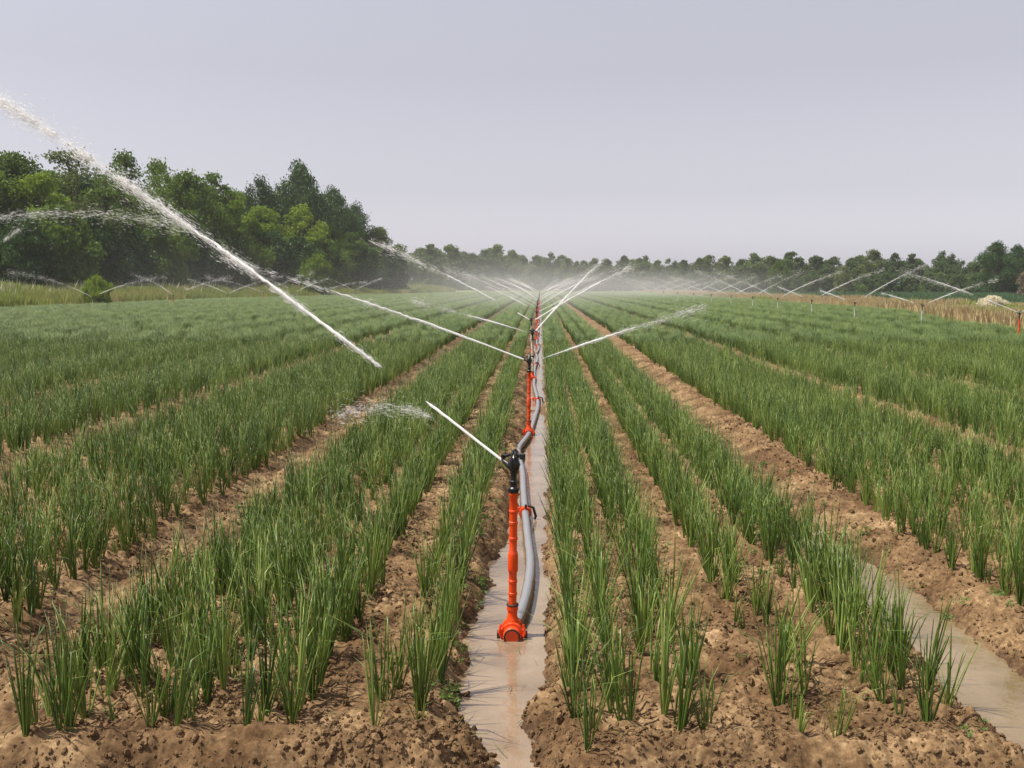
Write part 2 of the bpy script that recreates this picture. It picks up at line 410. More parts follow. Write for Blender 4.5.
def onion_mesh(seed, hgt=.48, nl=(9, 14), seg=5, rings=7):
    r = random.Random(seed); L = []
    fan = r.uniform(0, math.pi)
    bulbs = [(0, 0)] if r.random() < .35 else [(0, 0), (r.uniform(-.03, .03), r.uniform(-.03, .03))]
    for (cx, cy) in bulbs:
        for q in range(r.randint(*nl) // len(bulbs) + 1):
            az = fan + (0 if r.random() < .5 else math.pi) + r.gauss(0, .8)
            inner = r.random()
            L.append((cx + .006 * math.cos(az), cy + .006 * math.sin(az), -.02, az, (.03 + .33 * inner ** 1.4), hgt * r.uniform(.5, 1.1) * (1.05 - .2 * inner), r.uniform(-.10, .45), r.uniform(.0030, .0052), (r.uniform(.4, 1.6) if r.random() < .18 else 0)))
    V, Q, T = leaf_tubes(L, seg, rings)
    return np_mesh('onion_plant', V, [Q, T], M_onion, True)
ONION = [onion_mesh(s) for s in range(10)]
SMALL = [onion_mesh(50 + s, .27, (4, 7)) for s in range(4)]
ONION_ALL = ONION + SMALL

def row_seg(seed, ln=.85, n=12, h=.43):
    r = random.Random(seed); L = []
    for q in range(n):
        y = (q + r.random()) / n * ln; x = r.gauss(0, .025)
        for _ in range(7):
            az = r.uniform(0, 6.28); L.append((x, y, 0, az, r.uniform(.03, .34), h * r.uniform(.6, 1.1), r.uniform(-.05, .4), r.uniform(.0048, .0070), r.uniform(.5, 1.3) if r.random() < .07 else 0))
    V, Q, T = leaf_tubes(L, 3, 4)
    return np_mesh('onion_row', V, [Q, T], M_onion_far, True)
ROWS_FAR = [row_seg(200 + s) for s in range(8)]

beds = []   # (id, rows x)
R1 = [.15, .29, .47, .60, .94, 1.06, 1.33, 1.45, 1.56]
L1 = [-.45, -.58, -.90, -1.02, -1.26, -1.38, -1.54, -1.68, -1.83]
R2 = [2.40 + .195 * k for k in range(9)]
L2 = [-2.56 - .21 * k for k in range(9)]
beds += [('R1', R1), ('L1', L1), ('R2', R2), ('L2', L2)]
lf = [-4.65 - 2.3 * k for k in range(13)]; rf = [4.3 + 2.25 * k for k in range(8)]
for k in range(12): beds.append(('L%d' % (k + 3), list(np.linspace(lf[k] - .39, lf[k + 1] + .38, 9))))
for k in range(7): beds.append(('R%d' % (k + 3), list(np.linspace(rf[k] + .43, min(19.3, rf[k + 1] - .38), 9))))
plants = []
for bid, rows in beds:
    for ri, X in enumerate(rows):
        y = 3.4
        r = random.Random(bid + str(ri))
        if bid == 'R1': y = [3.28, 3.34, 3.29, 3.36, 3.34, 3.36, 3.38, 3.36, 3.62][ri] + r.uniform(-.03, .05)
        elif bid == 'L1': y = [3.40, 3.32, 3.26, 3.32, 3.27, 3.28, 3.25, 3.27, 3.24][ri] + r.uniform(-.03, .05)
        else: y = 3.26 + r.uniform(0, .2)
        while y < 24:
            gap = r.uniform(.055, .10)
            y += gap
            nz = float(vnoise(X * 1.7 + 40 * ri, y * .9, 61))
            thin = .10 + (.30 if bid == 'R1' and y < 6 else 0) + (.18 if bid in ('L2',) and y < 8 else 0) + (.15 if bid in ('R2',) and y < 8 else 0) + (.18 if bid == 'L1' and y < 9 else 0)
            if bid == 'R1' and ri in (4, 5) and y < 5: thin += .2
            if r.random() < thin + nz * .5: continue
            x = X + r.gauss(0, .018 if bid == 'R1' or bid == 'L1' else .030 if ri in (0, 8) else .045)
            s = r.uniform(.74, 1.08) * (1 - .15 * float(sstep(4.2, 6.5, y)))
            if y < 3.55: s *= r.uniform(.78, 1.0)
            small = r.random() < (.16 if y < 6 else .06) or (bid == 'R1' and ri in (4,) and y < 4.6 and r.random() < .5)
            idx = (len(ONION) + r.randrange(len(SMALL))) if small else r.randrange(len(ONION))
            plants.append((bid, ri, x, y, s, idx, r.uniform(0, 6.28), r.gauss(0, .06), r.gauss(0, .06)))
PX, PY = np.array([p[2] for p in plants]), np.array([p[3] for p in plants])
PZ = height(PX, PY) - .005
sx, sy = proj(PX, PY, PZ + .2)
XR = lambda y: 15.0 + 4.5 * float(sstep(30, 58, y))
infr = (sx > -8) & (sx < 1032) & (sy < 790)
keep = (PX < 15.0) & (sx > -250 - 1500 / PY) & (sx < 1274 + 1500 / PY)
order = np.argsort(PX ** 2 * .3 + PY ** 2)
chosen = [k for k in order if infr[k]][:300]
chosen_set = set(int(k) for k in chosen)
ORD = 'front first second third fourth fifth sixth seventh eighth ninth tenth eleventh twelfth thirteenth fourteenth fifteenth sixteenth seventeenth eighteenth nineteenth twentieth'.split()
def ordn(n):
    if n <= 20: return ORD[n]
    tens = {2: 'twenty', 3: 'thirty', 4: 'forty', 5: 'fifty'}[n // 10]
    return tens + '-' + ORD[n % 10] if n % 10 else {30: 'thirtieth', 40: 'fortieth', 50: 'fiftieth'}[n]
byrow = {}
for k in range(len(plants)):
    if infr[k]: byrow.setdefault((plants[k][0], plants[k][1]), []).append(k)
place = {}
for key, ks in byrow.items():
    ks.sort(key=lambda k: PY[k])
    for n, k in enumerate(ks): place[k] = n + 1
BEDTXT = {'R1': 'right of the pipe furrow', 'L1': 'left of the pipe furrow', 'R2': 'beyond the right-hand puddle furrow', 'L2': 'beyond the left bare furrow'}
BEDGRP = {'R1': 'onion plants in the bed right of the pipe', 'L1': 'onion plants in the bed left of the pipe', 'R2': 'onion plants beyond the right-hand puddle', 'L2': 'onion plants beyond the left bare furrow'}
for k in chosen:
    bid, ri, x, y, s, idx, rz, tx, ty = plants[k]
    ob = bpy.data.objects.new('onion_plant', ONION_ALL[idx]); COL.objects.link(ob)
    ob.location = (x, y, float(PZ[k])); ob.rotation_euler = (tx, ty, rz); ob.scale = (s, s, s)
    look = 'small' if idx >= len(ONION) else 'tall' if s > 1.0 else 'green'
    bt = BEDTXT.get(bid, 'far outside')
    tag(ob, f'{look} onion plant, {ordn(place[k])} from the front in {ordn(ri + 1)} row {bt}', 'onion plant', BEDGRP.get(bid, 'onion plants of the outer beds'))
rest = [k for k in range(len(plants)) if k not in chosen_set and keep[k]]
protos = [bpy.data.objects.new('onion_source', m) for m in ONION_ALL]
pts = [(PX[k], PY[k], PZ[k]) for k in rest]; rot = [(plants[k][7], plants[k][8], plants[k][6]) for k in rest]
scl = [plants[k][4] for k in rest]; idx = [plants[k][5] for k in rest]
nearpts = (pts, rot, scl, idx)
for bid, rows in beds:
    for ri, X in enumerate(rows):
        r = random.Random('far' + bid + str(ri)); y = 24.
        while y < 200:
            y += .8
            if r.random() < .10 or X > XR(y): continue
            if X < XL(y): continue
            a, b = float(proj(X, y, .3)[0]), 0
            if a < -120 or a > 1140: continue
            pts.append((X + r.gauss(0, .02), y, 0)); rot.append((0, 0, r.choice([0, math.pi]))); scl.append(r.uniform(.78, 1.02)); idx.append(len(ONION_ALL) + r.randrange(len(ROWS_FAR)))
protos += [bpy.data.objects.new('onion_source_row', m) for m in ROWS_FAR]
print('onion instances', len(pts))
scatter('onion_crop', protos, pts, rot, scl, idx, 'rest of the green onion crop filling the field in rows', 'onion crop')

# ------------------------------------------------------------------ clods, weeds, litter
def clod_mesh(seed):
    import bmesh
    bm = bmesh.new(); bmesh.ops.create_icosphere(bm, subdivisions=2, radius=1)
    r = np.random.default_rng(seed); d = r.normal(size=(5, 3))
    for v in bm.verts:
        c = np.array(v.co); f = 1 + sum(.16 * math.sin(2.6 * c @ q + k) for k, q in enumerate(d)) + r.normal() * .05
        v.co = Vector(c * f * np.array([1, .85, .62]))
    me = bpy.data.meshes.new('clod'); bm.to_mesh(me); bm.free(); me.materials.append(M_clod)
    return me
cp = [bpy.data.objects.new('clod_source', clod_mesh(s)) for s in range(6)]
n = 80000
cy = 3.15 + (rng.random(n) ** 2.0) * 9; cx = rng.uniform(-3.4, 3.4, n)
cz = height(cx, cy); w = (cz > WZ - .008) & (vnoise(cx * 3, cy * 3, 77) + rng.uniform(-.35, .35, n) > -.12)
cx, cy, cz = cx[w], cy[w], cz[w]
cs = np.minimum(.0028 + rng.gamma(.9, .0036, len(cx)), .024)
scatter('soil_clods', cp, np.stack([cx, cy, cz + cs * .25], 1), rng.uniform(0, 6.28, (len(cx), 3)), cs, rng.integers(0, 6, len(cx)), 'loose brown clods strewn over the beds', 'soil clods')

def quads_mesh(name, P, nrm_jit, size, mat, r, aspect=1.6, up=.3, slot=None):
    n = len(P); d = r.normal(size=(n, 3)); d[:, 2] += up; d /= np.linalg.norm(d, axis=1)[:, None]
    t = r.normal(size=(n, 3)); a = np.cross(d, t); a /= np.linalg.norm(a, axis=1)[:, None]; b = np.cross(d, a)
    s = size * r.uniform(.6, 1.35, n)[:, None]
    V = np.stack([P - a * s * aspect * .5, P - b * s * .5 + a * s * .05, P + a * s * aspect * .5, P + b * s * .5 + a * s * .05], 1).reshape(-1, 3)
    return V, np.arange(4 * n).reshape(-1, 4)
def weed_mesh(seed):
    r = np.random.default_rng(seed); n = 26
    az = r.uniform(0, 6.28, n); rad = r.uniform(.005, .04, n)
    P = np.stack([rad * np.cos(az), rad * np.sin(az), r.uniform(.004, .035, n)], 1)
    V, F = quads_mesh('w', P * .8, 0, .0085, None, r, 2.2, 1.6); return np_mesh('weed', V, F, M_weed)
wp = [bpy.data.objects.new('weed_source', weed_mesh(s)) for s in range(5)]
n = 900
wy = 3.4 + (rng.random(n) ** 1.6) * 16; side = rng.random(n)
wx = np.where(side < .55, C0 + np.where(rng.random(n) < .6, -1, 1) * rng.uniform(.2, .34, n), np.where(side < .75, C1 + rng.normal(0, .35, n), rng.uniform(-3, 3, n)))
wz = height(wx, wy); w = (wz > WZ + .004) & (vnoise(wx * 1.5, wy * 1.2, 99) > -.12)
wx, wy, wz = wx[w], wy[w], wz[w]
scatter('weeds', wp, np.stack([wx, wy, wz], 1), np.stack([rng.normal(0, .2, len(wx)), rng.normal(0, .2, len(wx)), rng.uniform(0, 6.28, len(wx))], 1), rng.uniform(.5, 1.3, len(wx)), rng.integers(0, 5, len(wx)), 'small yellow-green weeds sprouting along the furrow edges', 'weeds')
# withered leaves lying on the soil
def litter_mesh(seed):
    r = random.Random(seed); L = [(0, 0, .006, r.uniform(0, 6.28), 1.5 + r.uniform(-.1, .05), r.uniform(.05, .13), r.uniform(-.1, .15), .0028, 0)]
    V, Q, T = leaf_tubes(L, 3, 5); return np_mesh('litter', V, [Q, T], M_yellowleaf, True)
lp = [bpy.data.objects.new('litter_source', litter_mesh(s)) for s in range(5)]
n = 420; ly = 3.45 + rng.random(n) ** 1.8 * 8; lx = rng.uniform(-3, 3, n); lz = np.maximum(height(lx, ly), WZ); w = lz > -9
scatter('leaf_litter', lp, np.stack([lx, ly, lz + .004], 1)[w], np.stack([0 * lx, 0 * lx, rng.uniform(0, 6.28, n)], 1)[w], rng.uniform(.5, 1.1, n)[w], rng.integers(0, 5, n)[w], 'withered yellow onion leaves lying on the soil', 'leaf litter')

# ------------------------------------------------------------------ sprinklers
RH = .60     # riser tube top above the ground it stands on is set per part below (z from the water line)
def make_sprinkler():
    root = link('sprinkler', None)
    # base coupling: a horizontal orange drum (the pipe joint, seen end on) with a flange, lugs and the riser socket
    b = MB(); Ry = np.array([[1, 0, 0], [0, 0, 1], [0, -1, 0]])   # z -> +y
    b.lathe([(.0, -.085), (.044, -.085), (.048, -.08), (.048, -.05), (.060, -.048), (.062, -.03), (.054, -.026), (.052, .03), (.060, .034), (.060, .052), (.048, .056), (.046, .10), (0, .10)], 24, (0, 0, .035), Ry)
    b.lathe([(.044, .05), (.040, .085), (.030, .11), (.0265, .12), (.0265, .15), (.031, .152), (.031, .172), (.024, .178)], 22)
    for sxx in (-1, 1):
        b.box((sxx * .058, -.03, .045), (.028, .03, .034)); b.tube([(sxx * .055, -.05, .02), (sxx * .07, -.055, .05), (sxx * .06, -.045, .09)], .007, 8)
    link('base_coupling', b.mesh('base_coupling', M_orange), root)
    g = MB(); g.torus((0, -.083, .035), .040, .0055, 'y'); g.torus((0, 0, .178), .0275, .006, 'z')
    for sxx in (-1, 1): g.box((sxx * .074, -.02, .028), (.016, .04, .03))
    link('gasket', g.mesh('gasket', M_rubber), root)
    # riser tube with its moulded rings and a thicker socket in the middle
    t = MB(); r0 = .0215; prof = [(r0, .17)]
    def ring(z, h=.008, e=.003): prof.extend([(r0, z - h), (r0 + e, z - h + .002), (r0 + e, z + h - .002), (r0, z + h)])
    ring(.235); ring(.30)
    prof.extend([(r0, .345), (.0265, .352), (.0275, .365), (.0275, .435), (.0245, .45), (.0205, .458)])
    ring(.52); ring(.60); ring(.66, .006)
    prof.extend([(r0, .735), (.0235, .738), (.0235, .752), (0, .752)])
    t.lathe(prof, 20); link('riser_tube', t.mesh('riser_tube', M_orange), root)
    # black impact head
    head = MB()
    head.lathe([(0, .752), (.024, .752), (.0255, .757), (.0255, .776), (.022, .78), (.018, .783), (.018, .80), (.0225, .803), (.0225, .812), (.0155, .816), (.0155, .845), (.020, .848), (.020, .862), (.027, .868), (.031, .882), (.031, .905), (.026, .922), (.012, .932), (0, .933)], 20)
    for k in range(8):
        a = k * math.pi / 4; head.box((.0255 * math.cos(a), .0255 * math.sin(a), .766), (.006, .006, .016), np.array(Matrix.Rotation(a, 3, 'Z')))
    h = link('sprinkler_head', head.mesh('sprinkler_head', M_black), root)
    d = np.array([0, math.cos(R(27)), math.sin(R(27))]); c = np.array([0, .01, .878])
    nz = MB(); nz.tube([c, c + d * .028, c + d * .032, c + d * .062], [.019, .017, .014, .010], 14)
    nz.tube([c, c - d * np.array([1, 1, -1]) * .05], [.014, .009], 12)
    link('nozzle', nz.mesh('nozzle', M_black), h)
    am = MB()
    for sxx in (-1, 1): am.tube([(sxx * .030, -.005, .862), (sxx * .033, -.005, .90), (sxx * .029, -.005, .945), (sxx * .014, -.005, .965), (0, -.005, .968)], .0065, 8)
    am.tube([(0, -.05, .94), (.01, 0, .95), (.024, .04, .937), (.026, .078, .922)], [.012, .008, .008, .009], 10)
    am.box((.022, .08, .918), (.024, .012, .03)); am.box((0, -.052, .94), (.03, .02, .026))
    link('impact_arm', am.mesh('impact_arm', M_black), h)
    sp = MB(); N_ = 70; sp.tube([(.012 * math.cos(k * .65), .012 * math.sin(k * .65), .925 + .034 * k / N_) for k in range(N_)], .002, 5)
    link('spring', sp.mesh('spring', M_steel), h)
    return root
NOZ = (.066, .906)   # reach and height of the nozzle tip
proto = make_sprinkler(); first_used = [False]
S = .965
def sprinkler(x, y, z, az, label, group, tube=None, base=None):
    if first_used[0]: o = copy_tree(proto)
    else: o = proto; first_used[0] = True
    o.location = (x, y, z); o.scale = (S * .93, S * .93, S); o.rotation_euler = (R(random.gauss(0, 1.0)), R(random.gauss(0, 1.0)), 0)
    tag(o, label, 'sprinkler', group)
    for ch in o.children:
        if ch.name.startswith('sprinkler_head'): ch.rotation_euler = (0, 0, -R(az))
        if tube and ch.name.startswith('riser_tube'):
            ch.data = tube
    a = R(az); return (x + NOZ[0] * S * .93 * math.sin(a), y + NOZ[0] * S * .93 * math.cos(a), z + NOZ[1] * S)
tube_src = [c for c in proto.children if c.name.startswith('riser_tube')][0].data
TUBE_CREAM = tube_src.copy(); TUBE_CREAM.materials[0] = M_creamtube
TUBE_GREY = tube_src.copy(); TUBE_GREY.materials[0] = M_greytube

# ------------------------------------------------------------------ water jets
OCT = np.array([[1, 0, 0], [-1, 0, 0], [0, 1, 0], [0, -1, 0], [0, 0, 1], [0, 0, -1]], float)
OCTF = np.array([[0, 2, 4], [2, 1, 4], [1, 3, 4], [3, 0, 4], [2, 0, 5], [1, 2, 5], [3, 1, 5], [0, 3, 5]])
def jet_path(o, az, el, v, s):
    a, e = R(az), R(el); h = s * math.cos(e)
    z = s * math.sin(e) - 4.9 * (h / (v * math.cos(e))) ** 2
    return np.stack([o[0] + h * math.sin(a), o[1] + h * math.cos(a), o[2] + z], -1)
def drops(C, T, ln, rad, r):
    n = len(C); T = T / np.linalg.norm(T, axis=1)[:, None]
    A = np.cross(T, np.array([0, 0, 1.])); A /= np.linalg.norm(A, axis=1)[:, None] + 1e-9; B = np.cross(A, T)
    V = C[:, None, :] + OCT[None, :, 0:1] * (T * ln[:, None])[:, None, :] + OCT[None, :, 1:2] * (A * rad[:, None])[:, None, :] + OCT[None, :, 2:3] * (B * rad[:, None])[:, None, :]
    F = (OCTF[None] + 6 * np.arange(n)[:, None, None]).reshape(-1, 3)
    return V.reshape(-1, 3), F
def jet(o, az, segs, label, el=27, v=20, n=600, core=(.7, .010), spread=.018, drop=.006, group='water jets of the sprinklers', seed=0, clen=4.0, soft=False, name='water_jet', cat='water jet'):
    """segs: list of (s0, s1) lengths along the jet that carry water (the swinging arm cuts gaps)."""
    r = np.random.default_rng(seed + int(abs(az) * 7 + o[1] * 13)); mb = MB(); Vs = []; Fs = []; nn = 0
    tot = sum(b - a for a, b in segs)
    for (s0, s1) in segs:
        c1 = min(s1, core[0] * clen)
        if s0 < c1:      # the unbroken, foaming core: a rough tapering rope of water
            m = max(8, int((c1 - s0) / .035)); m = min(m, 120); ss = np.linspace(s0, c1, m)
            P = jet_path(o, az, el, v, ss); k = np.clip(ss / core[0], 0, 6)
            rad = core[1] * (.75 + .20 * k) * (1 + .35 * k / 3 * r.normal(size=m).clip(-1.2, 1.2) * .6 + .9 * np.minimum(k / 3, 1) * vnoise(ss * 5, ss * 0 + seed, 3)) * np.clip((clen + .3 - k) / (clen * .55), .1, 1)
            P = P + r.normal(size=P.shape) * (core[1] * .12 * k)[:, None]
            rad = np.maximum(rad, core[1] * .15)
            rad *= 1 if s0 == 0 else np.clip(.12 + (ss - s0) / .45, 0, 1); rad[-1] *= .1
            mb.tube(P, rad, 8)
        k = int(n * (s1 - s0) / tot); s = s0 + (s1 - s0) * r.random(k) ** 1.15; s = s[vnoise(s * 4.5, s * 0 + o[1], 9) + vnoise(s * 13, s * 0, 19) * .7 + r.uniform(-.35, .35, k) > -.18]
        s = s[s > core[0] * .5]; 
        P = jet_path(o, az, el, v, s); T = jet_path(o, az, el, v, s + .05) - P
        sg = spread * (s / 1.0) ** 1.15
        off = r.normal(size=P.shape) * sg[:, None] * r.choice([.45, 1.0, 1.9], len(s), p=[.55, .33, .12])[:, None]
        off[:, 2] -= np.abs(r.normal(size=len(s))) * sg * .5
        ln = drop * r.gamma(2.0, 2.0, len(s)).clip(.8, 12) * (.8 + .25 * s); rd = drop * r.gamma(2, .13, len(s)).clip(.08, .9) * (.6 + .2 * s)
        Vd, Fd = drops(P + off, T, ln, rd, r); Vs.append(Vd); Fs.append(Fd + nn); nn += len(Vd)
    root = None
    if mb.n:
        root = link(name, mb.mesh(name, M_jetfar if soft else M_jet)); tag(root, label, cat, group)
        if Vs and nn: link('droplets', np_mesh('droplets', np.concatenate(Vs), np.concatenate(Fs), M_drop), root)
    else:
        root = link(name, np_mesh(name, np.concatenate(Vs), np.concatenate(Fs), M_drop)); tag(root, label, cat, group, 'stuff')
    return root

GP = 'sprinklers along the central pipe'; XS = -.135
ys = [4.72 + 6.55 * k for k in range(20)]
azs = [-60, -85, 32, -80, 48] + [random.uniform(-90, 90) for _ in range(20)]
orig = []
for k, y in enumerate(ys):
    tube = TUBE_CREAM if k in (2, 3) else None
    lab = (f'orange sprinkler riser with a black head, {ordn(k + 1)} from the front along the pipe' if tube is None else f'sprinkler on a cream riser with orange foot, {ordn(k + 1)} from the front along the pipe')
    if k == 0: lab = 'nearest orange sprinkler riser with black head, standing in the muddy puddle'
    orig.append(sprinkler(XS + random.uniform(-.02, .02) * (k > 1) + (-.09 if k == 3 else 0), y, WZ - .01 if k else WZ - .012, azs[k], lab, GP, tube))

jet(orig[0], -60, [(0, .52)], 'short white water jet leaving the black head of the nearest sprinkler', el=30, v=22, n=60, core=(.5, .0085), spread=.008, drop=.003)
jet(orig[0], -60, [(.86, 5.6)], 'thickest white water jet, rising across the woods into the pale sky', el=30, v=22, n=24000, core=(.62, .0088), spread=.0062, drop=.0027, clen=4.6)
jet(orig[0], -84, [(.46, 1.08)], 'loose fan of water spray low over the onions by the nearest jet', el=40.5, v=3.43, n=1700, core=(.05, .004), spread=.034, drop=.0021, name='water_spray', cat='water spray')
jet(orig[1], -88, [(0, 3.7)], 'long white water jet left of the second sprinkler from the front', el=21, n=3000, core=(.6, .0105), spread=.010, drop=.004)
jet((orig[1][0] + .13, orig[1][1], orig[1][2] - .02), 95, [(0.05, 2.0)], 'thin misty water jet right of the second sprinkler from the front', el=20, n=3200, core=(.3, .007), spread=.020, drop=.0036)
jet(orig[2], 32, [(0, 2.9)], 'steep bright water jet right of the third sprinkler from the front', el=30, n=2400, core=(.6, .013), spread=.012, drop=.005)
jet((XS - .05, orig[2][1], orig[2][2] - .02), -90, [(0.05, 2.2)], 'faint short water jet left of the third sprinkler from the front', el=17, n=1600, core=(.3, .009), spread=.02, drop=.005)
jet(orig[3], -80, [(0, .35), (1.0, 4.6)], 'broken white water jet left of the fourth sprinkler from the front', el=29, n=2200, core=(.65, .016), spread=.015, drop=.007)
jet((XS, orig[3][1], orig[3][2]), 55, [(0, 3.4)], 'pale water jet right of the fourth sprinkler from the front', el=26, n=2000, core=(.6, .016), spread=.018, drop=.007)
for k in range(4, len(ys)):
    for sgn, side in ((-1, 'left'), (1, 'right')):
        a = sgn * random.uniform(35, 125); L_ = random.uniform(3.2, 6.0); e = random.uniform(23, 31)
        f = 1 + ys[k] / 140
        jet(orig[k], a, [(0 if random.random() < .6 else random.uniform(.4, 1.2), L_)], f'distant white water jet {side} of the {ordn(k + 1)} sprinkler from the front', el=e, v=random.uniform(12, 19), n=1500, core=(.6, .0085 * f), spread=.030, drop=.0038 * f, clen=random.uniform(3, 5.5), soft=True)

GR = 'sprinklers along the right-hand edge of the crop'
rpos = [(12.85, 27.3), (13.9, 37), (12.95, 41.8), (13.0, 48.5), (13, 55.5), (13, 62), (13, 69), (13, 77), (13, 86), (13, 96), (13, 107), (13, 119)]
rj = [[(-62, 24, [(0, .9), (1.25, 3.3)]), (80, 25, [(0, 2.4)])], [(92, 25, [(0.1, 2.9)]), (-75, 20, [(.3, 1.5)])], [(78, 31, [(.5, 3.6)]), (-80, 22, [(.4, 1.5)])], [(85, 30, [(.4, 4.0)]), (-70, 24, [(.5, 1.8)])]]
for k, (x, y) in enumerate(rpos):
    js = rj[k] if k < 4 else [(-random.uniform(60, 110), random.uniform(24, 31), [(.2, random.uniform(3.5, 5.2))]), (random.uniform(60, 110), random.uniform(24, 31), [(.2, random.uniform(3.5, 5.2))])]
    lab = 'orange riser sprinkler in the crop at the right-hand edge, nearest of its line' if k == 0 else f'pale riser sprinkler in the right-hand crop, {ordn(k + 1)} from the front of its line'
    og = sprinkler(x, y, -.02, js[0][0], lab, GR, None if k == 0 else TUBE_GREY)
    f = 1 + y / 140
    for (a, e, sg) in js:
        jet((x, y, og[2]), a, sg, f'water jet {"left" if a < 0 else "right"} of the {ordn(k + 1)} sprinkler in the right-hand line', el=e, v=random.uniform(12, 17), n=1800, core=(.6, .0085 * f), spread=.024, drop=.0036 * f, clen=random.uniform(3, 5), soft=True, group='water jets over the right-hand crop')
GL = 'sprinklers along the left-hand edge of the crop'
lpos = [(-27.6, 61), (-27, 73), (-27, 86), (-27, 97), (-26.5, 108), (-26, 120), (-25, 134)]
for k, (x, y) in enumerate(lpos):
    og = sprinkler(x, y, -.02, 80, f'sprinkler riser before the weedy verge, {ordn(k + 1)} from the left end of its line', GL, None if k in (1, 3) else TUBE_GREY)
    f = 1 + y / 140
    for a, e in ((-random.uniform(50, 110), random.uniform(22, 31)), (random.uniform(55, 110), random.uniform(22, 31))):
        jet((x, y, og[2]), a, [(random.choice([0, .5, 1]), random.uniform(4.2, 6.2))], f'thin water jet {"left" if a < 0 else "right"} of the {ordn(k + 1)} sprinkler before the weedy verge', el=e, v=random.uniform(11, 16), n=2000, core=(.6, .0078 * f), spread=.026, drop=.0038 * f, clen=random.uniform(2, 4), soft=True, group='water jets before the left-hand woods')
jet((-22.3, 27, .8), 75, [(7.6, 14.5)], 'arched thin water spray falling in front of the dark woods', el=33, v=13.9, n=2600, core=(.1, .004), spread=.008, drop=.0034, name='water_spray', cat='water spray')
jet((-26.6, 43, .8), 60, [(4.3, 5.2)], 'stub of water jet at the frame edge before the dark woods', el=46, v=18, n=1100, core=(.1, .012), spread=.012, drop=.0045, name='water_spray', cat='water spray')
jet((3.2, 36, .8), 60, [(5.5, 11)], 'faint drops of spray high in the sky above the far tree belt', el=36, v=19, n=1200, core=(.1, .004), spread=.035, drop=.0022, name='water_spray', cat='water spray')

# ------------------------------------------------------------------ pipes
def pipe(pts, label, ringat):
    P = np.array(pts, float); t = np.linspace(0, 1, len(P)); tt = np.linspace(0, 1, 60)
    # catmull-rom style smooth interpolation
    def cr(col):
        m = np.gradient(col, t); out = []
        for u in tt:
            j = min(len(t) - 2, int(np.searchsorted(t, u, side='right') - 1)); h = t[j + 1] - t[j]; q = (u - t[j]) / h
            out.append((2 * q**3 - 3 * q**2 + 1) * col[j] + (q**3 - 2 * q**2 + q) * h * m[j] + (-2 * q**3 + 3 * q**2) * col[j + 1] + (q**3 - q**2) * h * m[j + 1])
        return np.array(out)
    C = np.stack([cr(P[:, k]) for k in range(3)], 1); rad = .030; seg = 18
    mb = MB(); mb.tube(C, rad, seg)
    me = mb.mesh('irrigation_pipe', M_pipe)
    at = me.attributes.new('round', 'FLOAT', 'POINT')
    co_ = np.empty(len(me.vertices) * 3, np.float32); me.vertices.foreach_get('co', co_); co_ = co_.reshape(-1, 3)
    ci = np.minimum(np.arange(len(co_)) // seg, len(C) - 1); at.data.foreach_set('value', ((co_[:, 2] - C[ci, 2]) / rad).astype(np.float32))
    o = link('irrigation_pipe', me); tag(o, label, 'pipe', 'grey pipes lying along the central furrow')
    j = int(ringat * 59); c = C[j]; g = MB()
    g.lathe([(rad + .001, -.03), (.046, -.028), (.048, -.012), (.040, -.008), (.040, .012), (.048, .016), (.046, .03), (rad + .001, .032)], 20, c, np.array([[1, 0, 0], [0, 0, 1], [0, -1, 0]]))
    g.tube([c + (-.06, 0, -.01), c + (-.075, -.01, .03), c + (-.06, 0, .06)], .009, 8); g.box(c + (-.055, 0, .03), (.03, .035, .02))
    link('coupling_ring', g.mesh('coupling_ring', M_orange), o)
    k = MB(); k.tube([c + (.02, -.035, .06), c + (.06, -.03, .045), c + (.078, -.028, -.02), c + (.07, -.025, -.05)], [.008, .010, .010, .006], 8); k.box(c + (.005, -.036, .055), (.018, .012, .026))
    link('latch_hook', k.mesh('latch_hook', M_rubber), o)
zp = WZ + .03
base_pts = [(-.115, 4.82), (-.094, 4.98), (-.072, 5.27), (-.058, 5.82), (-.085, 6.5), (-.130, 7.72), (-.160, 8.74), (-.205, 9.49), (-.222, 10.06), (-.155, 10.75), (-.130, 11.15)]
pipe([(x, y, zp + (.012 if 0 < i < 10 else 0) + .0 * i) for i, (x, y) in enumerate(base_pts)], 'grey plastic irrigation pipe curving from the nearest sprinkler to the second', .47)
for k in range(1, 12):
    y0, y1 = ys[k] + .1, ys[k + 1] - .12; m = 7
    ph = random.uniform(0, 6)
    pts_ = [(XS + .02 + (.035 + .05 * math.sin(ph + 4 * q / (m - 1))) * math.sin(math.pi * q / (m - 1)) * (1 if k % 2 else .8), y0 + (y1 - y0) * q / (m - 1), zp - .008 + max(0, float(height(np.array([XS + .03]), np.array([y0 + (y1 - y0) * q / (m - 1)]), False)[0]) - WZ) * .5) for q in range(m)]
    pipe(pts_, f'grey irrigation pipe running from the {ordn(k + 1)} sprinkler to the {ordn(k + 2)}', .5)

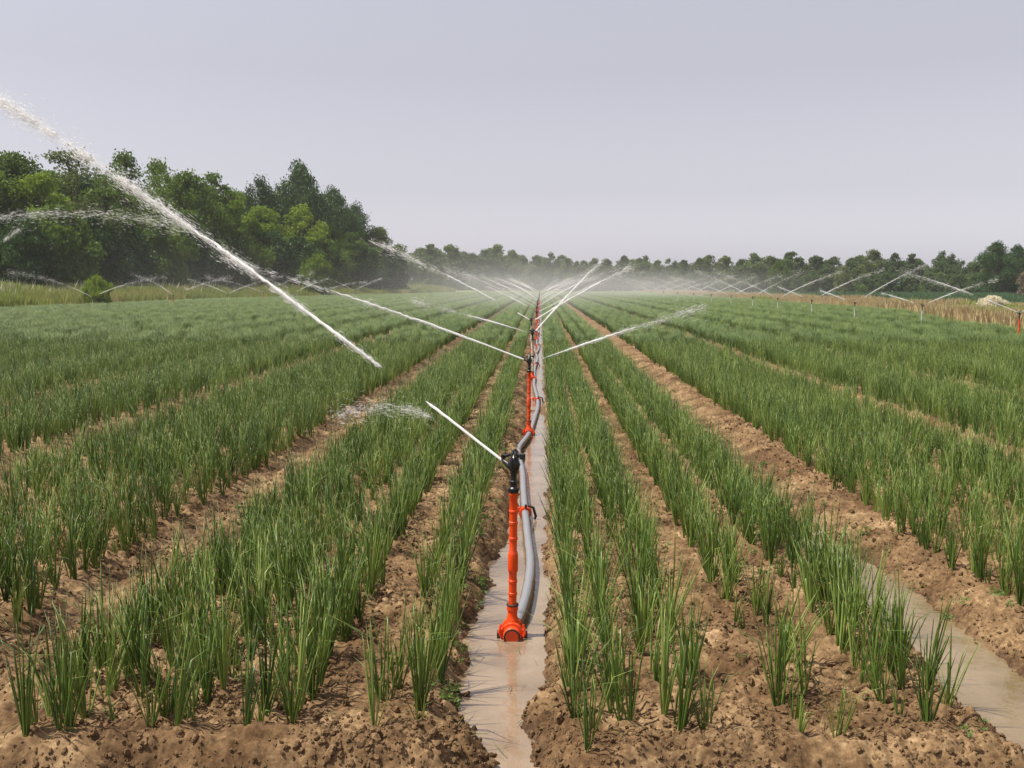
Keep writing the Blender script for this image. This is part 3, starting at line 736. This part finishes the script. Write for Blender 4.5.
# ------------------------------------------------------------------ trees
def tree_meshes(seed, H=10, W=3.6, base=.18, clumps=34, per=170, leaf=.26, sparse=0, top=1.0, trunk_r=.2):
    r = np.random.default_rng(seed); tb = MB()
    tb.tube([(0, 0, -.3), (r.normal() * .1, r.normal() * .1, H * .25), (r.normal() * .25, r.normal() * .25, H * .55), (r.normal() * .4, r.normal() * .4, H * .86)], [trunk_r * 1.25, trunk_r, trunk_r * .6, trunk_r * .15], 8)
    PP = []
    for c in range(clumps):
        for _ in range(20):
            u = r.random() ** .85; z = H * (base + (1 - base) * u); 
            prof = W * (np.sin(np.pi * np.clip((u * .86 + .13), 0, 1)) ** .7) * (top if u > .6 else 1)
            a = r.uniform(0, 6.283); q = prof * r.random() ** .42 * r.uniform(.8, 1.16)
            cpt = np.array([q * math.cos(a), q * math.sin(a) , z])
            break
        s = W * r.uniform(.15, .36) * (1.0 if u < .75 else .80)
        n = int(per * r.uniform(.6, 1.4) * (s / (W * .27)) ** 1.7)
        d = r.normal(size=(n, 3)); d /= np.linalg.norm(d, axis=1)[:, None]
        rr = s * (r.random(n) ** .38)[:, None]
        p = cpt + d * rr * np.array([1, 1, .72]) ; p[:, 2] = np.maximum(p[:, 2], .1)
        # ragged sprays sticking out of the clump
        k = int(n * .16); p[:k] += d[:k] * s * r.uniform(.05, .5, k)[:, None]; 
        PP.append(p)
        if c % 3 == 0:
            st = np.array([0, 0, max(.1 * H, z - q * .7 - .6)]); mid = (st + cpt) / 2 + np.array([0, 0, -.1 * q]); tb.tube([st, mid, cpt], [trunk_r * .42, trunk_r * .26, .03], 5)
    P = np.concatenate(PP)
    if sparse: P = P[r.random(len(P)) > sparse]
    V, F = quads_mesh('c', P, 0, leaf, None, r, 1.5, .5)
    return tb.mesh('trunk', M_bark), np_mesh('crown', V, F, G_mid)
VAR = {
 'round': [tree_meshes(s, 10, 3.7, .12, 74, 290, .155) for s in (1, 2, 3)],
 'tall': [tree_meshes(s, 10, 2.6, .14, 64, 270, .14) for s in (4, 5)],
 'thin': [tree_meshes(s, 10, 3.1, .25, 46, 200, .135, .35) for s in (6, 7)],
 'oak': [tree_meshes(s, 10, 3.9, .10, 92, 300, .135) for s in (8, 9)],
 'bush': [tree_meshes(s, 10, 7.5, .0, 70, 320, .36, trunk_r=.3) for s in (10, 11, 12)],
 'far': [tree_meshes(s, 10, 3.6, .06, 54, 115, .27) for s in (13, 14, 15, 16)],
}
used = {}
def tree(kind, x, y, h, mat, label, cat='tree', group=None, name=None, wide=1.0, z=0):
    v = random.choice(VAR[kind]); nm = name or ('bush' if kind == 'bush' else 'tree')
    root = link(nm, None); root.location = (x, y, z); s = h / 10
    root.scale = (s * wide, s * wide, s); root.rotation_euler = (0, 0, random.uniform(0, 6.28))
    tag(root, label, cat, group)
    t = link('stems' if kind == 'bush' else 'trunk', v[0], root)
    c = link('foliage' if kind == 'bush' else 'crown', v[1], root)
    c.material_slots[0].link = 'OBJECT'; c.material_slots[0].material = mat
    return root
def at(px, y): # X of a picture column at depth y
    return (px - 541) / 1000 * y
GW = 'trees of the left-hand woods'
left = [ # px, depth, top y, kind, material, wide, label
 (-28, 90, 158, 'round', G_mid, 1.1, 'green tree cut by the left edge of the photo'),
 (14, 94, 150, 'round', G_mid, 1.0, 'mid-green full tree at the left end of the woods'),
 (40, 90, 172, 'round', G_bright, .9, 'lower bright tree at the left end of the woods'),
 (72, 96, 143, 'thin', G_olive, 1.15, 'thin olive tree whose open crown the water jet crosses'),
 (104, 92, 186, 'round', G_mid, 1.0, 'green rounded tree just below the thick water jet'),
 (128, 100, 152, 'thin', G_mid, 1.0, 'loose tree with open top just right of the thick jet'),
 (158, 104, 160, 'thin', G_mid, .95, 'loose ragged tree standing between two fuller trees of the woods'),
 (186, 104, 170, 'round', G_mid, 1.0, 'full green tree in the middle of the left woods'),
 (214, 108, 172, 'tall', G_mid, 1.1, 'upright green tree left of the dark oak'),
 (236, 104, 190, 'round', G_bright, .95, 'bright green tree at the left foot of the dark oak'),
 (262, 128, 178, 'oak', G_dark, .85, 'smaller dark tree touching the dark oak on its left'),
 (300, 135, 163, 'oak', G_dark, .95, 'tallest dark oak rising over the bright trees'),
 (334, 140, 188, 'oak', G_dark, .85, 'dark tree on the right shoulder of the tall oak'),
 (357, 146, 204, 'oak', G_dark, .75, 'dark shorter tree at the right end of the left woods'),
 (262, 112, 205, 'round', G_bright, 1.05, 'yellow-green rounded tree in front of the dark oak'),
 (304, 118, 206, 'round', G_bright, 1.05, 'yellow-green tree right under the dark oak'),
 (330, 128, 224, 'round', G_mid, 1.0, 'green low tree below the right shoulder of the oak'),
 (380, 165, 226, 'round', G_olive, .8, 'small pale olive tree where the left woods end'),
 (352, 142, 232, 'round', G_mid, 1.1, 'dull green tree before the right end of the left woods'),
]
WD = lambda px: float(np.interp(px, [-10, 60, 150, 244, 300, 362, 392], [78, 88, 105, 126, 136, 152, 165]))
for (px, d, top, kd, mt, wd, lb) in left:
    d = max(d, WD(px) + (14 if mt is G_dark else 6))
    h = (285 - top) / 1000 * d + CAM_H; tree(kd, at(px, d), d, h * .95, mt, lb, 'tree', GW, wide=wd * (11.5 / h) ** .5 if kd != 'thin' else wd * .9)
for k, (px, d, top) in enumerate([(-10, 84, 218), (22, 83, 226), (55, 85, 214), (88, 86, 222), (120, 88, 228), (152, 91, 218), (186, 94, 226), (216, 97, 234), (244, 101, 240), (272, 106, 236), (300, 110, 242), (330, 118, 246), (362, 128, 248), (392, 140, 252), (236, 122, 266), (94, 72, 278), (318, 104, 258)]):
    d = max(d, WD(px)) if k < 14 else d if k < 16 else 128
    h = (285 - top) / 1000 * d + CAM_H
    mt = [G_dark, G_dark, G_mid][k % 3] if k < 14 else [G_bright, G_bright, G_bright][k - 14]
    lb = f'{"dark" if mt is G_dark else "green"} bush, {ordn(k + 1)} from the left along the foot of the woods' if k < 14 else ['bright low bush right of the thick jet, before the dark woods', 'yellow-green low bush on the weedy verge', 'bright small bush under the yellow-green trees'][k - 14]
    tree('bush', at(px, d), d, h, mt, lb, 'bush', 'bushes along the foot of the left-hand woods', wide=.62 if k < 14 else .6)
# far belt of trees closing the field, front rank one by one
belt = []
px = 398.
while px < 1080:
    r = random.random
    if px < 560: d = 300 - (px - 400) * .1; top = 246 + 6 * math.sin(px * .11) * r() + (px - 400) * .055
    elif px < 780: d = 270 - (px - 560) * .2; top = 257 + r() * 7 - (px - 560) * .012
    elif px < 960: d = 212 - (px - 780) * .15; top = 251 + r() * 11
    else: d = 165; top = 250 + r() * 8
    belt.append((px, d, top)); px += random.uniform(8, 22)
mats = [G_farA, G_farB, G_olive, G_farA, G_farB]
sect = lambda p: 'far left of the pipe end' if p < 545 else 'far right of the pipe end' if p < 780 else 'behind the right-hand sprinklers'
cnt = {}
for (px, d, top) in belt:
    if 944 < px < 964: top += 12
    sct = 'beyond the pipe end, left side' if px < 545 else 'beyond the pipe end, right side' if px < 780 else 'behind the right-hand sprinklers'
    cnt[sct] = cnt.get(sct, 0) + 1
    h = (285 - top) / 1000 * d + CAM_H; k = int(random.random() * 5)
    tree('far', at(px, d), d + random.uniform(-4, 4), h, mats[k], f'far tree, {ordn(cnt[sct])} from the left in the belt {sct}', 'tree', 'trees of the far belt', wide=random.uniform(.85, 1.15))
tree('far', at(531, 262), 262, 6.6, G_pale, 'pale yellowish willow in front of the far belt', 'tree', 'trees of the far belt', wide=1.25)
tree('oak', at(987, 150), 150, 7.6, G_dark, 'tall dark tree near the right edge of the photo', 'tree', None, wide=.95)
tree('oak', at(1006, 152), 152, 7.2, G_dark, 'dark tree beside the tallest one at right', 'tree', None, wide=.9)
tree('bush', at(1022, 128), 128, 3.5, G_brown, 'brown withered bush at the right edge of the photo', 'bush', wide=.6)
tree('bush', at(838, 165), 165, 4.2, G_pale, 'pale grey-green bush in front of the far belt', 'bush', wide=.5)
tree('bush', at(775, 175), 175, 5.0, G_mid, 'green low bush at the left foot of the right-hand belt', 'bush', wide=.6)
# the wood behind, one mass
wp_, wr, ws, wi = [], [], [], []
for (px, d, top) in belt:
    for _ in range(3):
        dd = d + random.uniform(8, 40); h = (285 - top) / 1000 * dd * random.uniform(.82, 1.0) + 1
        wp_.append((at(px + random.uniform(-12, 12), dd), dd, 0)); wr.append((0, 0, random.uniform(0, 6.28))); ws.append(h / 10); wi.append(random.randrange(4))
    for _ in range(2):
        dd = d - random.uniform(4, 10); wp_.append((at(px + random.uniform(-12, 12), dd), dd, -1)); wr.append((0, 0, random.uniform(0, 6.28))); ws.append(random.uniform(.38, .6)); wi.append(random.randrange(4))
for px in range(-60, 390, 11):
    d = (WD(px) + 14) * random.uniform(1.03, 1.12); top = np.interp(px, [-60, 60, 200, 260, 300, 345, 390], [175, 175, 190, 195, 185, 215, 240])
    h = ((285 - top) / 1000 * d + CAM_H) * random.uniform(.85, 1)
    wp_.append((at(px, d), d, 0)); wr.append((0, 0, random.uniform(0, 6.28))); ws.append(h / 10); wi.append(random.randrange(4, 7))
src = []
for k, m in enumerate([v[1] for v in VAR['far']] + [v[1] for v in VAR['round']]):
    mm = m.copy(); mm.materials[0] = [G_farB, G_farA, G_farB, G_farA, G_mid, G_dark, G_mid][k]; src.append(bpy.data.objects.new('wood_source', mm))
scatter('woods', src, wp_, wr, ws, wi, 'dense mass of the wood behind its front trees', 'woods')

# ------------------------------------------------------------------ verges
def tuft_mesh(seed, mat, h=1.0, n=60, spread=.5, wd=.035):
    r = np.random.default_rng(seed); V = []; F = []
    for q in range(n):
        a = r.uniform(0, 6.28); p = np.array([spread * r.normal() * .6, spread * r.normal() * .6, 0]); hh = h * r.uniform(.4, 1.1); ln = r.uniform(.05, .45) * hh
        tip = p + np.array([ln * math.cos(a), ln * math.sin(a), hh]); b = r.uniform(0, 6.28); sd = np.array([math.cos(b), math.sin(b), 0]) * wd
        k = len(V); mid = (p + tip) / 2 + np.array([0, 0, hh * .08]); V += [p - sd, p + sd, mid + sd * .8, mid - sd * .8, tip]; F.append((k, k + 1, k + 2, k + 3)); F.append((k + 3, k + 2, k + 4, k + 4))
    F = np.array(F); return np_mesh('tuft', np.array(V), [F[0::2], F[1::2][:, :3]], mat)
ts = [bpy.data.objects.new('verge_source', tuft_mesh(s, M_verge)) for s in range(5)] + [bpy.data.objects.new('verge_source_dry', tuft_mesh(20 + s, M_tan, .9, 70)) for s in range(3)] + [bpy.data.objects.new('verge_source_flower', tuft_mesh(30 + s, M_cream, 1.1, 26, .7, .03)) for s in range(2)]
n = 12000; vy = rng.uniform(30, 190, n); off = rng.random(n); vx = XL(vy) - .8 - off * 10
vs = (.7 + 1.1 * (vnoise(vx * .25, vy * .25, 3) + .5)) * (.65 + .75 * off)
vi = np.where(vnoise(vx * .4, vy * .12, 6) + rng.uniform(-.25, .25, n) + .5 * (off - .62) > .12, rng.integers(5, 8, n), rng.integers(0, 5, n))
vi = np.where((rng.random(n) < .10) & (off > .35), rng.integers(8, 10, n), vi)
scatter('verge_weeds', ts, np.stack([vx, vy, 0 * vx], 1), np.stack([0 * vx, 0 * vx, rng.uniform(0, 6.28, n)], 1), vs, vi, 'tall yellow-green weeds between crop and woods', 'weeds')
td = [bpy.data.objects.new('dry_source', tuft_mesh(40 + s, M_tan, .8, 60)) for s in range(5)] + [bpy.data.objects.new('dry_source_green', tuft_mesh(60 + s, M_verge, .8, 60)) for s in range(2)]
n = 6000; dy = 20 + rng.random(n) ** 1.4 * 180; dx = 15.3 + 4.5 * sstep(30, 58, dy) + rng.random(n) * (11.5 - 4.5 * sstep(30, 58, dy))
di = np.where(vnoise(dx * .3, dy * .15, 16) > .16, rng.integers(5, 7, n), rng.integers(0, 5, n))
scatter('dry_grass', td, np.stack([dx, dy, 0 * dx], 1), np.stack([0 * dx, 0 * dx, rng.uniform(0, 6.28, n)], 1), .45 + .6 * (vnoise(dx * .3, dy * .3, 8) + .5), di, 'tan dry grass on the verge right of the crop', 'dry grass')
tc_ = [bpy.data.objects.new('crop_source', tuft_mesh(80 + s, M_crop2, .4, 60, .8, .03)) for s in range(3)]
n = 9000; dx = rng.uniform(27.5, 110, n); dy = rng.uniform(35, 165, n); 
scatter('far_crop', tc_, np.stack([dx, dy, 0 * dx], 1), np.stack([0 * dx, 0 * dx, rng.uniform(0, 6.28, n)], 1), rng.uniform(.9, 1.6, n), rng.integers(0, 3, n), 'green crop strip beyond the tan verge', 'crop')
tree('bush', at(985, 52), 52, 1.0, M_cream, 'cream-flowered low shrub on the tan verge', 'bush', wide=1.0)

# ------------------------------------------------------------------ air and light
def ellipsoid(name, c, rad, dens, col=(.92, .94, .96), label=None):
    import bmesh
    bm = bmesh.new(); bmesh.ops.create_uvsphere(bm, u_segments=32, v_segments=16, radius=1)
    m = vol_mat(name + '_air', col, dens); nt = m.node_tree; L = nt.links.new; v = next(n for n in nt.nodes if n.type == 'PRINCIPLED_VOLUME')
    tc = N(nt, 'ShaderNodeTexCoord'); gr = N(nt, 'ShaderNodeTexGradient', gradient_type='QUADRATIC_SPHERE'); mu = N(nt, 'ShaderNodeMath', operation='MULTIPLY'); mu.inputs[1].default_value = dens
    L(tc.outputs['Object'], gr.inputs['Vector']); L(gr.outputs['Fac'], mu.inputs[0]); L(mu.outputs[0], v.inputs['Density'])
    me = bpy.data.meshes.new(name); bm.to_mesh(me); bm.free(); me.materials.append(m)
    o = link(name, me); o.location = c; o.scale = rad; tag(o, label, 'spray mist', None, 'stuff'); return o
ellipsoid('spray_mist', (-1.5, 66, 1.3), (13, 52, 3.2), .015, label='white spray mist hanging over the end of the pipe')
ellipsoid('spray_mist', (13, 115, 1.3), (20, 60, 3.2), .014, label='white spray mist before the far tree belt at right')
ellipsoid('spray_mist', (-28, 84, 1.6), (9, 46, 6.0), .0025, label='thin spray mist before the left-hand woods')
bx = MB(); bx.box((0, 0, 0), (1, 1, 1)); hz = link('haze', bx.mesh('haze', vol_mat('haze_air', (.93, .94, .98), .00028), False))
hz.location = (0, 232, 13); hz.scale = (620, 540, 32); tag(hz, 'thin pale haze over the field', None, None, 'stuff')

SUN_EL, SUN_AZ = 62, -100      # azimuth clockwise from +Y (away from the camera)
w = bpy.data.worlds.new('World'); scene.world = w; w.use_nodes = True; nt = w.node_tree; L = nt.links.new
sky = nt.nodes.new('ShaderNodeTexSky'); sky.sky_type = 'NISHITA'; sky.sun_disc = False
sky.sun_elevation = R(SUN_EL); sky.sun_rotation = R(SUN_AZ % 360); sky.air_density = 2.0; sky.dust_density = 0.9; sky.ozone_density = 1.5
hs = nt.nodes.new('ShaderNodeHueSaturation'); hs.inputs['Saturation'].default_value = .10
mxc = nt.nodes.new('ShaderNodeMix'); mxc.data_type = 'RGBA'; mxc.blend_type = 'MULTIPLY'; mxc.inputs['Factor'].default_value = 1; mxc.inputs['B'].default_value = (.99, .985, 1.13, 1)
bg = nt.nodes['Background']; bg.inputs['Strength'].default_value = .081
L(sky.outputs[0], hs.inputs['Color']); L(hs.outputs[0], mxc.inputs['A']); L(mxc.outputs['Result'], bg.inputs['Color'])
sun = bpy.data.lights.new('sun', 'SUN'); sun.energy = 5.0; sun.angle = R(.53); sun.color = (1, .935, .80)
so = link('sun', sun); so.location = (-40, 40, 60)
a, e = R(SUN_AZ), R(SUN_EL); dv = Vector((math.sin(a) * math.cos(e), math.cos(a) * math.cos(e), math.sin(e)))
so.rotation_euler = (-dv).to_track_quat('-Z', 'Y').to_euler()

scene.view_settings.view_transform = 'Standard'; scene.view_settings.look = 'None'; scene.view_settings.exposure = .47; scene.view_settings.gamma = 1
scene.render.engine = 'CYCLES'
cy_ = scene.cycles; cy_.max_bounces = 7; cy_.volume_bounces = 1; cy_.transparent_max_bounces = 24; cy_.diffuse_bounces = 3
cy_.volume_step_rate = 4; cy_.use_denoising = True
